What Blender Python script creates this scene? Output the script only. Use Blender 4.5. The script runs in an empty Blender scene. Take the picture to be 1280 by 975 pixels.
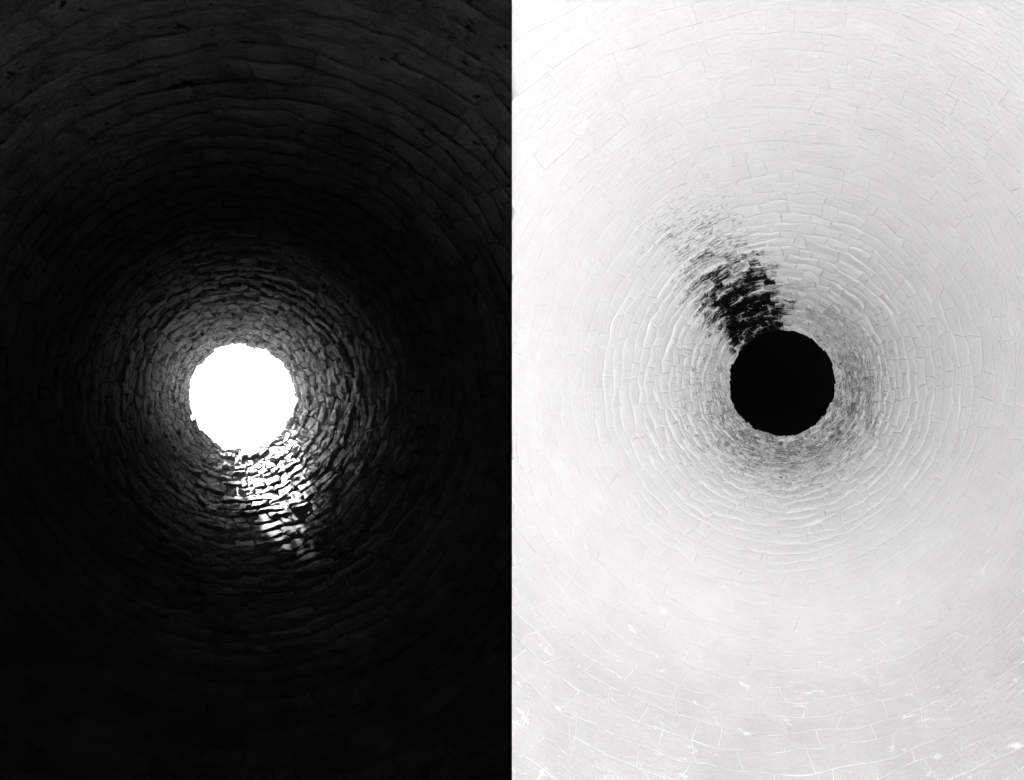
import bpy, bmesh, math, random
from mathutils import Vector, noise as mn

# ------------------------------------------------------------------ camera
sc = bpy.context.scene
COL = sc.collection
F = 1000.0                       # focal length in pixels of a 1280 wide picture
cam_data = bpy.data.cameras.new("camera")
cam_data.sensor_width = 36.0
cam_data.lens = 36.0 * F / 1280.0
cam_data.clip_start = 0.05
cam_data.clip_end = 3000.0
cam = bpy.data.objects.new("camera", cam_data)
cam.rotation_euler = (0.0, math.pi, 0.0)      # straight up, +Y to the top of the picture
COL.objects.link(cam)
sc.camera = cam

# ------------------------------------------------------------------ light
SUN_SLOPE = 1.05                 # how far the sunbeam drifts sideways per metre it falls
SUN_AZ = math.radians(41.0)      # drift: picture right, turned this much towards picture bottom
drift = Vector((-math.cos(SUN_AZ) * SUN_SLOPE, -math.sin(SUN_AZ) * SUN_SLOPE, -1.0)).normalized()
to_sun = -drift
elev = math.asin(to_sun.z)
sun = bpy.data.lights.new("sun", 'SUN')
sun.energy = 5.0
sun.angle = math.radians(0.5)
sun.color = (1.0, 0.985, 0.965)
sun_o = bpy.data.objects.new("sun", sun)
sun_o.rotation_euler = to_sun.to_track_quat('Z', 'Y').to_euler()
sun_o.location = to_sun * 60
COL.objects.link(sun_o)

world = bpy.data.worlds.new("World")
sc.world = world
world.use_nodes = True
wn = world.node_tree
wn.nodes.clear()
sky = wn.nodes.new('ShaderNodeTexSky')
sky.sky_type = 'NISHITA'
sky.sun_disc = False
sky.sun_elevation = elev
sky.sun_rotation = math.atan2(to_sun.x, to_sun.y)
sky.dust_density = 4.0
sky.air_density = 1.0
grey = wn.nodes.new('ShaderNodeRGBToBW')      # the photograph is black and white
bg = wn.nodes.new('ShaderNodeBackground')
bg.inputs['Strength'].default_value = 0.15
wo = wn.nodes.new('ShaderNodeOutputWorld')
wn.links.new(sky.outputs[0], grey.inputs[0])
wn.links.new(grey.outputs[0], bg.inputs['Color'])
wn.links.new(bg.outputs[0], wo.inputs['Surface'])

sc.view_settings.view_transform = 'Standard'
sc.view_settings.look = 'None'
sc.view_settings.gamma = 1.0
sc.view_settings.exposure = 3.05
sc.render.engine = 'CYCLES'
sc.cycles.use_denoising = True
sc.cycles.max_bounces = 12
sc.cycles.diffuse_bounces = 10
sc.cycles.glossy_bounces = 4

# ------------------------------------------------------------------ geometry of a shaft
R0 = 5.9                         # radius of the leaning cone at eye level
K = 0.373                        # how fast it narrows
H = 0.20                         # height of a course
Z0 = 5.67                        # height of the lowest built course
NC = 39                          # courses up to the mouth
ZTOP = Z0 + H * NC
GROUND = -1.65

class Shaft:
    def __init__(self, px, py, flip, seed):
        self.cx = -(px - 640.0) / F            # lean: sideways drift per metre of height
        self.cy = -(py - 487.5) / F
        self.flip = flip
        self.seed = seed
        self.sign = 1.0 if self.cx > 0 else -1.0
    def pos(self, t, z, d):
        """angle t (picture sense: 0 right, pi/2 down), height z, d metres out from the nominal face"""
        r = R0 - K * z + d
        return Vector((self.cx * z - math.cos(t) * r, self.cy * z - math.sin(t) * r, z + 0.37 * d))
    def pix(self, t, z):
        r = F * (R0 - K * z) / z
        return (640.0 - F * self.cx + math.cos(t) * r, 487.5 - F * self.cy + math.sin(t) * r, r)

dark = Shaft(302, 496, False, 11)
white = Shaft(978, 479, True, 47)

def ss(a, b, x):
    t = min(1.0, max(0.0, (x - a) / (b - a)))
    return t * t * (3 - 2 * t)

def fbm(p, o=3):
    s, a, q = 0.0, 1.0, p.copy()
    for _ in range(o):
        s += a * mn.noise(q)
        q = q * 2.03 + Vector((5.1, 1.7, 3.3))
        a *= 0.5
    return s

def angdiff(a, b):
    return (a - b + math.pi) % (2 * math.pi) - math.pi

def patch(sh, t, z):
    """light painted as tone: x = sunlit streak in negative, y = light fall-off (0..1), before the shader frays them"""
    x, y, r = sh.pix(t, z)
    tt = t + math.pi if sh.flip else t         # the white shaft carries its marks half a turn round
    p = sh.pos(t, z, 0.0)
    n = 0.30 * fbm(p * 0.9 + Vector((sh.seed, 0, 0)), 3)
    a = angdiff(tt, math.radians(64.0 - 4.0 * ss(120, 230, r)))
    half = 0.60 - 0.26 * ss(70, 220, r)
    band = 1.0 - ss(0.25, 1.35, abs(a) / half)
    neg_sunpatch = band * (1.02 - 0.64 * ss(80, 200, r) - 0.38 * ss(190, 340, r))
    yy = p.y if not sh.flip else -p.y
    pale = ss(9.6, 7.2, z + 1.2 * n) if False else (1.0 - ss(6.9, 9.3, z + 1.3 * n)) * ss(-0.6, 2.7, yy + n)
    return neg_sunpatch, pale

# ------------------------------------------------------------------ materials
def N(nt, kind, **kw):
    n = nt.nodes.new(kind)
    for k, v in kw.items():
        setattr(n, k, v)
    return n

def math_node(nt, op, a, b, clamp=False):
    n = nt.nodes.new('ShaderNodeMath')
    n.operation = op
    n.use_clamp = clamp
    for i, v in enumerate((a, b)):
        if isinstance(v, (int, float)):
            n.inputs[i].default_value = v
        else:
            nt.links.new(v, n.inputs[i])
    return n.outputs[0]

def ramp(nt, src, stops):
    n = nt.nodes.new('ShaderNodeValToRGB')
    e = n.color_ramp.elements
    while len(e) < len(stops):
        e.new(0.5)
    for el, (p, v) in zip(e, stops):
        el.position = p
        el.color = (v, v, v, 1)
    nt.links.new(src, n.inputs[0])
    return n.outputs[0]

def noise_tex(nt, vec, scale, detail=6, rough=0.6):
    n = nt.nodes.new('ShaderNodeTexNoise')
    n.inputs['Scale'].default_value = scale
    n.inputs['Detail'].default_value = detail
    n.inputs['Roughness'].default_value = rough
    nt.links.new(vec, n.inputs['Vector'])
    return n.outputs[0]

def attr(nt, name):
    n = nt.nodes.new('ShaderNodeAttribute')
    n.attribute_name = name
    return n.outputs['Fac']

def mix(nt, fac, a, b):
    n = nt.nodes.new('ShaderNodeMix')
    n.data_type = 'FLOAT'
    for sock, v in ((n.inputs[0], fac), (n.inputs[2], a), (n.inputs[3], b)):
        if isinstance(v, (int, float)):
            sock.default_value = v
        else:
            nt.links.new(v, sock)
    return n.outputs[0]

def new_mat(name):
    m = bpy.data.materials.new(name)
    m.use_nodes = True
    nt = m.node_tree
    bs = nt.nodes['Principled BSDF']
    geo = nt.nodes.new('ShaderNodeNewGeometry')
    return m, nt, bs, geo.outputs['Position']

def bump(nt, bs, h, strength, dist):
    b = nt.nodes.new('ShaderNodeBump')
    b.inputs['Strength'].default_value = strength
    b.inputs['Distance'].default_value = dist
    nt.links.new(h, b.inputs['Height'])
    nt.links.new(b.outputs[0], bs.inputs['Normal'])

def stretched(nt, P, k=3.5):
    """position squeezed in height, so marks run along the courses"""
    n = nt.nodes.new('ShaderNodeMapping')
    n.inputs['Scale'].default_value = (1.0, 1.0, k)
    nt.links.new(P, n.inputs['Vector'])
    return n.outputs[0]

def stone_marks(nt, P):
    blot = noise_tex(nt, P, 2.2, 8, 0.62)
    streak = noise_tex(nt, stretched(nt, P, 3.0), 11.0, 9, 0.74)
    grain = noise_tex(nt, P, 45.0, 4, 0.7)
    chips = noise_tex(nt, stretched(nt, P, 1.8), 4.6, 5, 0.62)
    # hairline cracks: warped cell edges, open only here and there
    warp = nt.nodes.new('ShaderNodeTexNoise')
    warp.inputs['Scale'].default_value = 3.0
    warp.inputs['Detail'].default_value = 5
    nt.links.new(P, warp.inputs['Vector'])
    add = nt.nodes.new('ShaderNodeVectorMath')
    add.operation = 'MULTIPLY_ADD'
    nt.links.new(warp.outputs['Color'], add.inputs[0])
    add.inputs[1].default_value = (0.22, 0.22, 0.22)
    nt.links.new(stretched(nt, P, 1.6), add.inputs[2])
    vo = nt.nodes.new('ShaderNodeTexVoronoi')
    vo.feature = 'DISTANCE_TO_EDGE'
    vo.inputs['Scale'].default_value = 2.1
    nt.links.new(add.outputs[0], vo.inputs['Vector'])
    line = ramp(nt, vo.outputs['Distance'], [(0.0, 1.0), (0.014, 0.0)])
    gate = ramp(nt, noise_tex(nt, P, 1.9, 3, 0.5), [(0.55, 0.0), (0.66, 1.0)])
    crack = math_node(nt, 'MULTIPLY', line, gate)
    return blot, streak, grain, chips, crack

def sooty_stone(name, lo, hi, pale_lo, pale_hi, glow_lo, glow_hi):
    m, nt, bs, P = new_mat(name)
    blot, streak, grain, chips, crack = stone_marks(nt, P)
    v = math_node(nt, 'ADD', math_node(nt, 'MULTIPLY', blot, 0.45), math_node(nt, 'MULTIPLY', streak, 0.25))
    v = math_node(nt, 'ADD', v, math_node(nt, 'MULTIPLY', grain, 0.30))
    v = math_node(nt, 'ADD', v, math_node(nt, 'MULTIPLY', attr(nt, 'tone'), 0.05))
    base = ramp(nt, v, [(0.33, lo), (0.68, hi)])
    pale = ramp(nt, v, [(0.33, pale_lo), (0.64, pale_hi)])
    glow = ramp(nt, math_node(nt, 'ADD', math_node(nt, 'MULTIPLY', streak, 0.7), math_node(nt, 'MULTIPLY', v, 0.4)), [(0.45, glow_lo), (0.63, glow_hi)])
    col = mix(nt, attr(nt, 'pale'), base, pale)  # upper near side painted lighter, in place of light falling there
    col = mix(nt, attr(nt, 'mouth_glow'), col, glow)  # glow round the mouth, painted into the stone colour
    col = math_node(nt, 'MULTIPLY', col, ramp(nt, chips, [(0.30, 0.08), (0.37, 1.0)]))
    col = mix(nt, math_node(nt, 'MULTIPLY', crack, 0.85), col, 0.001)
    nt.links.new(col, bs.inputs['Base Color'])
    wet = attr(nt, 'wet')
    rg = mix(nt, wet, 0.95, ramp(nt, streak, [(0.34, 0.14), (0.62, 0.60)]))
    nt.links.new(rg, bs.inputs['Roughness'])
    nt.links.new(mix(nt, wet, 0.0, 0.70), bs.inputs['Specular IOR Level'])
    hgt = math_node(nt, 'ADD', math_node(nt, 'MULTIPLY', grain, 0.22), streak)
    hgt = math_node(nt, 'ADD', hgt, math_node(nt, 'MULTIPLY', chips, 0.6))
    hgt = math_node(nt, 'ADD', hgt, math_node(nt, 'MULTIPLY', noise_tex(nt, stretched(nt, P, 1.6), 22.0, 5, 0.75), 1.1))
    bump(nt, bs, hgt, 1.0, 0.09)
    return m

def white_stone(name, lo, hi, joint=False):
    m, nt, bs, P = new_mat(name)
    blot, streak, grain, chips, crack = stone_marks(nt, P)
    v = math_node(nt, 'ADD', math_node(nt, 'MULTIPLY', blot, 0.45), math_node(nt, 'MULTIPLY', streak, 0.25))
    v = math_node(nt, 'ADD', v, math_node(nt, 'MULTIPLY', grain, 0.30))
    v = math_node(nt, 'ADD', v, math_node(nt, 'MULTIPLY', attr(nt, 'tone'), 0.03))
    base = ramp(nt, v, [(0.33, hi), (0.66, lo)])
    dimmed = ramp(nt, v, [(0.33, hi * (0.85 if joint else 0.80)), (0.66, lo * (0.80 if joint else 0.69))])  # light fall-off painted in: stone made greyer on one side
    col = mix(nt, attr(nt, 'pale'), base, dimmed)
    col = mix(nt, ramp(nt, chips, [(0.29, 1.0), (0.37, 0.0)]), col, 0.95)
    lime = math_node(nt, 'ADD', attr(nt, 'lime'), math_node(nt, 'MULTIPLY', streak, 0.8))
    lime = ramp(nt, lime, [(0.62, 0.0), (1.0, 1.0)])
    lime = math_node(nt, 'MULTIPLY', lime, ramp(nt, noise_tex(nt, P, 1.6, 4, 0.6), [(0.40, 0.40), (0.60, 1.0)]))
    col = mix(nt, math_node(nt, 'MAXIMUM', lime, math_node(nt, 'MULTIPLY', crack, 0.45)), col, 0.96)
    # sunlit streak painted dark in negative, frayed, on the faces that stand proud
    fray = noise_tex(nt, stretched(nt, P, 3.4), 10.5, 7, 0.74)
    neg_sunpatch = math_node(nt, 'MULTIPLY', attr(nt, 'neg_sunpatch'), 0.80 if joint else 1.0)
    s = math_node(nt, 'ADD', math_node(nt, 'MULTIPLY', neg_sunpatch, 0.46), math_node(nt, 'MULTIPLY', fray, 1.05))
    s = math_node(nt, 'ADD', s, math_node(nt, 'MULTIPLY', attr(nt, 'proud'), 0.32))
    s = ramp(nt, s, [(0.68, 0.0), (0.88, 1.0)])
    s = math_node(nt, 'MULTIPLY', s, ramp(nt, neg_sunpatch, [(0.0, 0.0), (0.12, 1.0)]))
    # glow and glints round the mouth, painted in negative as dark flecks
    fine = noise_tex(nt, stretched(nt, P, 6.0), 10.0, 7, 0.74)
    flecks = math_node(nt, 'ADD', fine, math_node(nt, 'MULTIPLY', attr(nt, 'proud'), 0.10))
    flecks = math_node(nt, 'ADD', flecks, math_node(nt, 'MULTIPLY', attr(nt, 'mouth_glow'), 0.25))
    neg_glints = ramp(nt, flecks, [(0.66, 0.0), (0.82, 0.85)])
    neg_glints = math_node(nt, 'MULTIPLY', neg_glints, ramp(nt, attr(nt, 'mouth_glow'), [(0.0, 0.0), (0.08, 1.0)]))
    s = math_node(nt, 'MAXIMUM', s, neg_glints)
    col = mix(nt, s, col, 0.006)
    nt.links.new(col, bs.inputs['Base Color'])
    bs.inputs['Roughness'].default_value = 0.95
    bs.inputs['Specular IOR Level'].default_value = 0.05
    hgt = math_node(nt, 'ADD', math_node(nt, 'MULTIPLY', grain, 0.22), streak)
    bump(nt, bs, hgt, 0.7, 0.05)
    return m

def plain(name, val, rough=0.9, spec=0.2, scale=3.0, amount=0.25):
    m, nt, bs, P = new_mat(name)
    n = noise_tex(nt, P, scale, 8, 0.65)
    nt.links.new(ramp(nt, n, [(0.3, val * (1 - amount)), (0.7, val * (1 + amount))]), bs.inputs['Base Color'])
    bs.inputs['Roughness'].default_value = rough
    bs.inputs['Specular IOR Level'].default_value = spec
    return m

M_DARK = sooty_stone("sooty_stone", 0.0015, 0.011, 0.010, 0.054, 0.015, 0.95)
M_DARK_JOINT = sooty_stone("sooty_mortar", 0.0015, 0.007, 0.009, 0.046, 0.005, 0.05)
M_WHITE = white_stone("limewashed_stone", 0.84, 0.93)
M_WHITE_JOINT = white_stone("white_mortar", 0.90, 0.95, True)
M_BLACK = plain("cap_black", 0.0004, 1.0, 0.0)
M_BEAM_LEAF = plain("beam_leaf", 0.07, 0.6, 0.4, 8.0, 0.4)
M_ABSORB_FLOOR = plain("absorbing_floor", 0.02, 0.95, 0.1, 4.0, 0.5)
M_GROUND = plain("bounce_ground", 0.72, 0.95, 0.1, 1.5, 0.2)  # unseen ground, made pale to bounce light up

# ------------------------------------------------------------------ mesh building
ATTR = ("neg_sunpatch", "pale", "tone", "wet", "mouth_glow", "proud", "lime")

class Builder:
    def __init__(self):
        self.v, self.f, self.a = [], [], {k: [] for k in ATTR}
        self.flat = set()                      # faces with hard edges
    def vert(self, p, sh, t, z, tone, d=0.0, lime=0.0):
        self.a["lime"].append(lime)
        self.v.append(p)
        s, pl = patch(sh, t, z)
        self.a["neg_sunpatch"].append(s)
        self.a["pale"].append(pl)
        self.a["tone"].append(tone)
        dull = math.exp(-(angdiff(t, math.radians(150.0)) / 0.75) ** 2)      # gloss falls off towards the lower left
        self.a["wet"].append((0.07 * ss(7.6, 9.0, z) + 0.93 * ss(9.7, 12.4, z)) * (1.0 - 0.8 * dull))
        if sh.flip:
            self.a["mouth_glow"].append(ss(9.8, 13.4, z) * (0.55 + 0.45 * ss(2.6, 0.6, abs(angdiff(t, math.radians(65.0))))))
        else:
            self.a["mouth_glow"].append(ss(11.5, 13.3, z) * (1.0 - 0.75 * ss(1.0, 2.4, abs(angdiff(t, -math.pi / 2)))))
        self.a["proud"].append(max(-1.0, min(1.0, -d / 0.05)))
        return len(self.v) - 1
    def build(self, name, mat, parent, sign=None, cut=False, smooth=False, centre=True):
        me = bpy.data.meshes.new(name)
        c = Vector()
        if centre:
            for p in self.v:
                c += p
            c /= len(self.v)
        me.from_pydata([p - c for p in self.v], [], self.f)
        for k in ATTR:
            at = me.attributes.new(k, 'FLOAT', 'POINT')
            at.data.foreach_set("value", self.a[k])
        if smooth:
            me.polygons.foreach_set("use_smooth", [i not in self.flat for i in range(len(me.polygons))])
        if cut:
            bm = bmesh.new()
            bm.from_mesh(me)
            r = bmesh.ops.bisect_plane(bm, geom=bm.verts[:] + bm.edges[:] + bm.faces[:], dist=1e-6,
                                       plane_co=Vector((0, 0, 0)) - c, plane_no=Vector((sign, 0, 0)),
                                       clear_inner=True)
            edges = [e for e in r['geom_cut'] if isinstance(e, bmesh.types.BMEdge) and e.is_boundary]
            if edges:
                bmesh.ops.triangle_fill(bm, use_beauty=True, edges=edges)
            bm.to_mesh(me)
            bm.free()
        if not me.polygons:
            bpy.data.meshes.remove(me)
            return None
        me.materials.append(mat)
        me.update()
        o = bpy.data.objects.new(name, me)
        COL.objects.link(o)
        o.location = c
        if parent is not None:
            o.parent = parent
        return o

def course_edge(sh, j, t):
    """height in courses of the bed joint j at angle t"""
    if j == NC:
        return j - 0.08 + 0.12 * mn.noise(Vector((math.cos(t) * 5, math.sin(t) * 5, sh.seed))) + 0.07 * mn.noise(Vector((math.cos(t) * 19, math.sin(t) * 19, sh.seed)))
    e = Vector((math.cos(t) * 2.6, math.sin(t) * 2.6, j * 3.7 + sh.seed))
    e2 = Vector((math.cos(t) * 9.0, math.sin(t) * 9.0, j * 5.3 + sh.seed))
    return j + 0.36 * mn.noise(e) + 0.34 * mn.noise(e2)

def rough_of(sh, z):
    """how rugged the masonry is at this height; limewash has evened the white shaft out"""
    return ss(6.6, 10.4, z) if sh is dark else 0.8 * ss(8.4, 13.0, z)

def stone_into(B, sh, rnd, j, ta, tb, sa, sb, nu, nv):
    """one stone of course j between angles ta and tb (sa, sb: slant of its two head joints)"""
    zc = Z0 + H * (j + 0.5)
    rg = rough_of(sh, zc)
    R = R0 - K * zc
    gap = (rnd.uniform(0.0015, 0.005) + 0.002 * rg if sh is dark else 0.0001 + 0.005 * rg)
    gt = gap / R
    hg = 1.0 - 0.8 * rg
    wedge = [rnd.uniform(-0.10, 0.10) * rg for _ in range(4)]
    off = rnd.uniform(-0.003, 0.002) * (1 - rg) * (1.0 if sh is dark else 0.4) - rnd.uniform(-0.015, 0.035) * rg
    if j >= NC - 2:
        off *= 0.9
    lay = 0.0015 if sh is dark else 0.0006
    tone = rnd.uniform(-1, 1)
    tilt_t = rnd.uniform(-1, 1) * (lay + 0.018 * rg)
    tilt_z = rnd.uniform(-1, 1) * (lay + 0.024 * rg)
    bow = (0.0018 if sh is dark else 0.0) + 0.040 * rg
    amp = (0.003 if sh is dark else 0.0012) + 0.017 * rg
    xs = [a / nu for a in range(nu + 1)]
    ys = [b / nv for b in range(nv + 1)]
    if sh.flip:                                # narrow border strips take the lime of the joints
        ex = min(0.2, rnd.uniform(0.007, 0.012) / ((tb - ta) * R))
        ey = rnd.uniform(0.007, 0.012) / H
        xs = [0.0] + [ex + (1 - 2 * ex) * a / (nu - 2) for a in range(nu - 1)] + [1.0]
        ys = [0.0] + [ey + (1 - 2 * ey) * b / (nv - 2) for b in range(nv - 1)] + [1.0]
    rows = []
    for b in range(nv + 1):
        row = []
        y = ys[b]
        for a in range(nu + 1):
            x = xs[a]
            w = (x - 0.5) * 2
            s = (y - 0.5) * 2
            t = (ta + sa * s + gt * hg) * (1 - x) + (tb + sb * s - gt * hg) * x
            z_lo = Z0 + H * course_edge(sh, j, t) + gap * 0.5
            z_hi = Z0 + H * course_edge(sh, j + 1, t) - gap * 0.5
            z_lo -= H * (wedge[0] + wedge[1] * w)
            z_hi += H * (wedge[2] + wedge[3] * w)
            z = z_lo + (z_hi - z_lo) * y
            p = sh.pos(t, z, 0.0)
            t += 0.010 * mn.noise(p * 6.0 + Vector((9, 0, 0))) * (0.6 + rg)
            edge = max(0.45 * abs(w) ** 12, abs(s) ** 8)
            d = off + tilt_t * w + tilt_z * s + bow * edge
            q = p * (3.0 + 5.0 * rg)
            q.z *= 2.2
            d += amp * fbm(q + Vector((tone * 7 * rg, 0, sh.seed)), 5)
            row.append((t, z, d))
        rows.append(row)
    ids = [[B.vert(sh.pos(t, z, d), sh, t, z, tone, d, 1.0 if a in (0, nu) or b in (0, nv) else 0.0)
            for a, (t, z, d) in enumerate(row)] for b, row in enumerate(rows)]
    back = 0.12
    def bk(t, z, d):
        return B.vert(sh.pos(t, z, back), sh, t, z, tone, 0.04)
    for b in range(nv):
        for a in range(nu):
            B.f.append((ids[b][a], ids[b][a + 1], ids[b + 1][a + 1], ids[b + 1][a]))
    loop = [(0, a) for a in range(nu)] + [(b, nu) for b in range(nv)] + \
           [(nv, a) for a in range(nu, 0, -1)] + [(b, 0) for b in range(nv, 0, -1)]
    bks = [bk(*rows[b][a]) for b, a in loop]
    L = len(loop)
    for i in range(L):
        b, a = loop[i]
        b2, a2 = loop[(i + 1) % L]
        B.flat.add(len(B.f))
        B.f.append((ids[b2][a2], ids[b][a], bks[i], bks[(i + 1) % L]))

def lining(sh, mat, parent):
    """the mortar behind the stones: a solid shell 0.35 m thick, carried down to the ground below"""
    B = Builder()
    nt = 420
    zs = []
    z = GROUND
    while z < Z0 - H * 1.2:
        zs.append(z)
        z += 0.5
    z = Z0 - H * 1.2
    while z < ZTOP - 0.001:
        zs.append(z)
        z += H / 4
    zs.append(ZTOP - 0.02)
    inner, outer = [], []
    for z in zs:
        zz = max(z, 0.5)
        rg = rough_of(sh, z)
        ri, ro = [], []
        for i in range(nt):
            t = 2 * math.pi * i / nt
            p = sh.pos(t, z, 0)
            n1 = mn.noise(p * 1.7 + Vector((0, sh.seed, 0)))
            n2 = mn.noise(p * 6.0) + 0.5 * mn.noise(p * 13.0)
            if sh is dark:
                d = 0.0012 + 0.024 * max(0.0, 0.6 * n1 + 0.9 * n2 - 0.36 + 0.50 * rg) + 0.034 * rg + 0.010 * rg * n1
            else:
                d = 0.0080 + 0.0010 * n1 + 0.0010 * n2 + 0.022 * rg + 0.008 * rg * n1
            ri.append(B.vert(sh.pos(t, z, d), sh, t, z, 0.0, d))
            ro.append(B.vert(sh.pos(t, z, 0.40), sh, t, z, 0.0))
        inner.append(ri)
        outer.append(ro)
    def opening(z, i):  # unseen gaps low in the shell, added to let fill light in
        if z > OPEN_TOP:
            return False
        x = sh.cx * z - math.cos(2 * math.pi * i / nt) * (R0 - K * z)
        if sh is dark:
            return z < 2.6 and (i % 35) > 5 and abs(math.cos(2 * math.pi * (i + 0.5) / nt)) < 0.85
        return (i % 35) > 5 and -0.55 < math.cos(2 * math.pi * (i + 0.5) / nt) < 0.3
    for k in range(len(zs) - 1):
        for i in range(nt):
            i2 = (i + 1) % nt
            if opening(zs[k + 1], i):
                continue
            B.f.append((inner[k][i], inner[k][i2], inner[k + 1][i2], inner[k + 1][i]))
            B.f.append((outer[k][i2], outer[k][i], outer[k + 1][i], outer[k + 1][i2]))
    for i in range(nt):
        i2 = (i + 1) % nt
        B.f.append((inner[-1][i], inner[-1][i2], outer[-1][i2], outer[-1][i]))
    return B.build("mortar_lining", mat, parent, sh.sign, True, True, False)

OPEN_TOP = 4.0

def build_shaft(sh, root, m_stone, m_joint):
    lining(sh, m_joint, root)
    rnd = random.Random(sh.seed)
    near = []
    for j in range(NC):
        zc = Z0 + H * (j + 0.5)
        n = rnd.choice((36, 38, 39, 41, 43, 45))
        cuts = []
        t = rnd.uniform(0, 2 * math.pi / n)
        for i in range(n):
            cuts.append(t + (2 * math.pi / n) * (i + rnd.uniform(-0.36, 0.36)))
        sl = [rnd.uniform(-0.014, 0.014) for _ in range(n)]
        for i in range(n):
            ta, tb = cuts[i], cuts[(i + 1) % n]
            sb = sl[(i + 1) % n]
            if i == n - 1:
                tb += 2 * math.pi
            tm = (ta + tb) / 2
            pts = [sh.pos(t_, Z0 + H * (j + q), 0.0) for t_ in (ta, tb) for q in (-0.5, 1.5)]
            xs = [p.x * sh.sign for p in pts]
            if max(xs) < -0.2:
                continue
            x, y, r = sh.pix(tm, zc)
            inside = -4 < x < 1284 and -4 < y < 979
            near.append(((tb - ta) * r * (r + 373) ** 2 / (F * R0) * H * (1 if inside and max(xs) > 0.10 else 0), j, ta, tb, sl[i], sb, min(xs) < 0.40))
    order = sorted(range(len(near)), key=lambda q: -near[q][0])
    singles = set(order[:300])
    rest = Builder()
    rest_cut = Builder()
    for q, (area, j, ta, tb, sa, sb, cut) in enumerate(near):
        r2 = random.Random(sh.seed * 100003 + q)
        if q in singles:
            B = Builder()
            stone_into(B, sh, r2, j, ta, tb, sa, sb, 8, 4)
            B.build("stone", m_stone, root, sh.sign, cut, True)
        else:
            stone_into(rest_cut if cut else rest, sh, r2, j, ta, tb, sa, sb, 14, 8)
    # the small stones towards the mouth, past the 300 largest: one part
    B = rest
    base = len(B.v)
    tmp = rest_cut.build("cut_stones", m_stone, None, sh.sign, True, True, False)
    if tmp is not None:
        me = tmp.data
        B.v += [v.co.copy() for v in me.vertices]
        B.flat |= {len(B.f) + i for i, p in enumerate(me.polygons) if not p.use_smooth}
        B.f += [tuple(base + i for i in p.vertices) for p in me.polygons]
        for k in ATTR:
            B.a[k] += [d.value for d in me.attributes[k].data]
        bpy.data.objects.remove(tmp)
        bpy.data.meshes.remove(me)
    o = B.build("stone_courses", m_stone, root, smooth=True, centre=False)
    o["kind"] = "stuff"

def thing(name, label, cat, loc, group=None):
    o = bpy.data.objects.new(name, None)
    o.location = loc
    COL.objects.link(o)
    o["label"] = label
    o["category"] = cat
    if group:
        o["group"] = group
    return o

def ground():
    bm = bmesh.new()
    ax = [-600, -300, -100, -30, -9, 2.5, 9, 30, 100, 300, 600]
    ay = [-600, -300, -100, -30, -8, 8, 30, 100, 300, 600]
    vs = [[bm.verts.new((x, y, GROUND)) for y in ay] for x in ax]
    for a in range(len(ax) - 1):
        for b in range(len(ay) - 1):
            bm.faces.new((vs[a][b], vs[a + 1][b], vs[a + 1][b + 1], vs[a][b + 1]))
    me = bpy.data.meshes.new("ground")
    bm.to_mesh(me)
    bm.free()
    me.materials.append(M_GROUND)
    me.materials.append(M_ABSORB_FLOOR)
    for p in me.polygons:                     # unseen floor under the black shaft, darkened to cut bounced light
        if 2.5 < p.center.x < 9 and abs(p.center.y) < 8:
            p.material_index = 1
    o = bpy.data.objects.new("ground", me)
    o["kind"] = "structure"
    COL.objects.link(o)

ground()

# identity roots: the parts are laid out in place, the Empty stands at eye level between the walls
dark_root = thing("stone_shaft", "sooty black stone shaft with a bright round opening to the sky", "shaft", (0, 0, 0),
                  "stone shafts standing side by side")
white_root = thing("stone_shaft", "white limewashed stone shaft with a black round mouth and sunlit streak painted dark", "shaft", (0, 0, 0),
                   "stone shafts standing side by side")
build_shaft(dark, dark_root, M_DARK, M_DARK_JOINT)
build_shaft(white, white_root, M_WHITE, M_WHITE_JOINT)

# black cap added over the white shaft's mouth, raised on posts to let sky light in
def added_cap():
    GAP, OVER, nt = 0.70, 1.6, 72
    z = ZTOP + GAP
    L = Builder()
    lean = Vector((white.cx * GAP, white.cy * GAP, 0))
    rings = []
    for (d, zz) in ((OVER, z), (OVER + 0.02, z + 0.05), (0.0, z + 0.45)):
        row = []
        for i in range(nt):
            t = 2 * math.pi * i / nt
            c = white.pos(t, ZTOP, 0.0) + lean
            c += Vector((-math.cos(t) * d, -math.sin(t) * d, 0))
            row.append(L.vert(Vector((c.x, c.y, zz)), white, t, ZTOP, 0))
        rings.append(row)
    for a, b in zip(rings, rings[1:]):
        for i in range(nt):
            L.f.append((a[i], a[(i + 1) % nt], b[(i + 1) % nt], b[i]))
    L.f.append(tuple(rings[-1]))
    L.f.append(tuple(reversed(rings[0])))
    L.build("added_cap", M_BLACK, white_root)
    for k in range(4):
        t0 = math.pi / 4 + k * math.pi / 2
        P = Builder()
        foot = white.pos(t0, ZTOP, 0.0) + Vector((-math.cos(t0), -math.sin(t0), 0)) * 0.3
        rows = []
        for zz, sft in ((ZTOP - 0.05, Vector()), (z + 0.002, lean * 1.0)):
            rows.append([P.vert(Vector((foot.x + 0.03 * math.cos(q), foot.y + 0.03 * math.sin(q), zz)) + sft, white, t0, ZTOP, 0)
                         for q in [2 * math.pi * i / 10 for i in range(10)]])
        for i in range(10):
            P.f.append((rows[0][i], rows[0][(i + 1) % 10], rows[1][(i + 1) % 10], rows[1][i]))
        P.f.append(tuple(rows[1]))
        P.build("post", M_BLACK, white_root)
added_cap()

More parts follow.
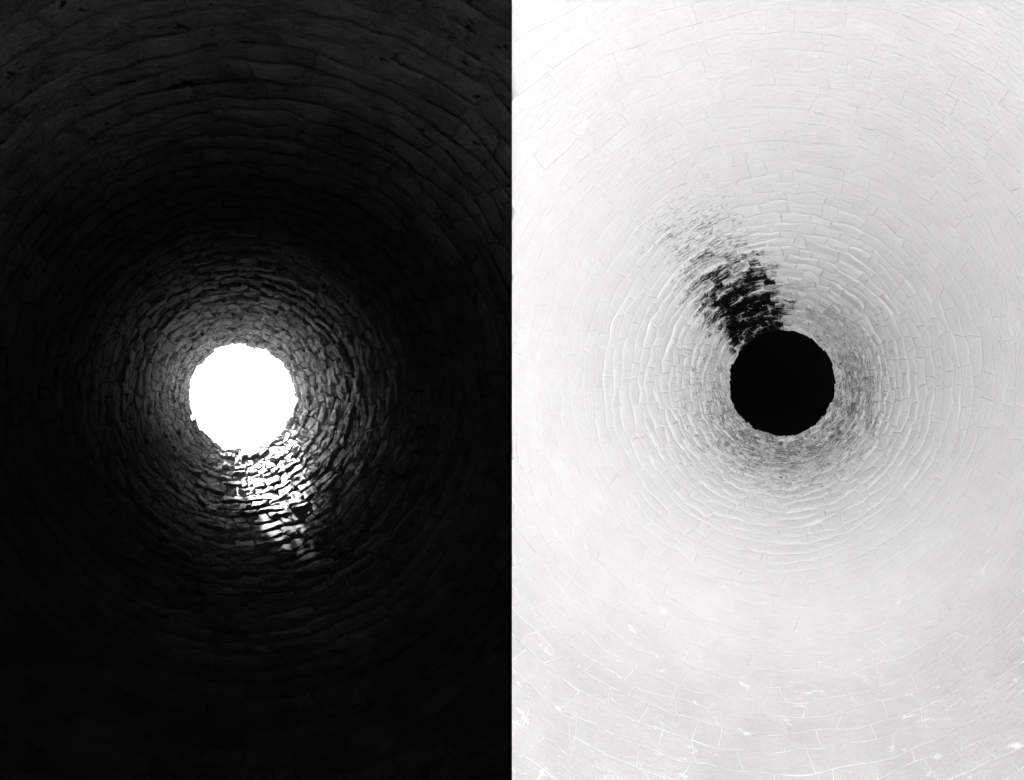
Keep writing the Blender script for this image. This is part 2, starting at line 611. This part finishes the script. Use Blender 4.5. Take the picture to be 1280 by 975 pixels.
# unseen notched wall added above the black shaft, to narrow the sunbeam
def sun_blocker():
    az = Vector((to_sun.x, to_sun.y, 0)).normalized()
    side = Vector((-az.y, az.x, 0))
    mouth = Vector((dark.cx * ZTOP, dark.cy * ZTOP, ZTOP))
    rnd = random.Random(5)
    root = thing("sun_blocker_wall", "unseen wall added to shape the sunbeam, with a ragged notch above the black shaft", "wall", mouth + az * 3.0)
    for sgn in (-1, 1):
        B = Builder()
        hs = [1.2 + 0.12 * i for i in range(25)]
        inner = [max(0.22, 0.46 + NOTCH * (h - 2.1)) + rnd.uniform(-0.09, 0.10) for h in hs]
        cols = []
        for h, w in zip(hs, inner):
            pts = []
            for (a, d) in ((w, -0.22), (1.7, -0.22), (1.7, 0.22), (w, 0.22)):
                pts.append(B.vert(mouth + az * (3.0 + d) + side * (sgn * a - 0.45) + Vector((0, 0, h)), dark, 0, ZTOP, 0))
            cols.append(pts)
        for a, b in zip(cols, cols[1:]):
            for i in range(4):
                B.f.append((a[i], a[(i + 1) % 4], b[(i + 1) % 4], b[i]))
        B.f.append(tuple(cols[0]))
        B.f.append(tuple(cols[-1]))
        o = B.build("wall", M_DARK, root)
        o.location -= root.location
    # leaves added to break up the sunbeam's edges, thin in the middle
    B = Builder()
    for q in range(1500):
        h = rnd.uniform(1.7, 4.4)
        half = 0.46 + NOTCH * (h - 2.1)
        clear = max(0.02, 0.11 + 0.20 * (h - 2.1))
        u = rnd.uniform(-1, 1) * (half + 0.15)
        if rnd.random() > ss(clear * 0.5, clear * 1.9, abs(u)) * 0.95 + 0.03:
            continue
        p = mouth + az * (3.0 + rnd.uniform(-0.35, 0.35)) + side * (u - 0.47) + Vector((0, 0, h))
        r = rnd.uniform(0.025, 0.06)
        n = Vector((rnd.gauss(0, 1), rnd.gauss(0, 1), rnd.gauss(0, 1))).normalized()
        e1 = n.orthogonal().normalized()
        e2 = n.cross(e1)
        ids = [B.vert(p + e1 * (r * a) + e2 * (r * b) + n * c, dark, 0, ZTOP, 0)
               for a, b, c in ((-1.2, 0, 0), (-0.3, -0.9, 0.01), (1.3, 0, -0.01), (-0.3, 0.9, 0.01))]
        B.f.append((ids[0], ids[1], ids[2]))
        B.f.append((ids[0], ids[2], ids[3]))
    o = B.build("beam_leaves", M_BEAM_LEAF, root)
    o.location -= root.location
    o["kind"] = "stuff"
NOTCH = 0.24
sun_blocker()
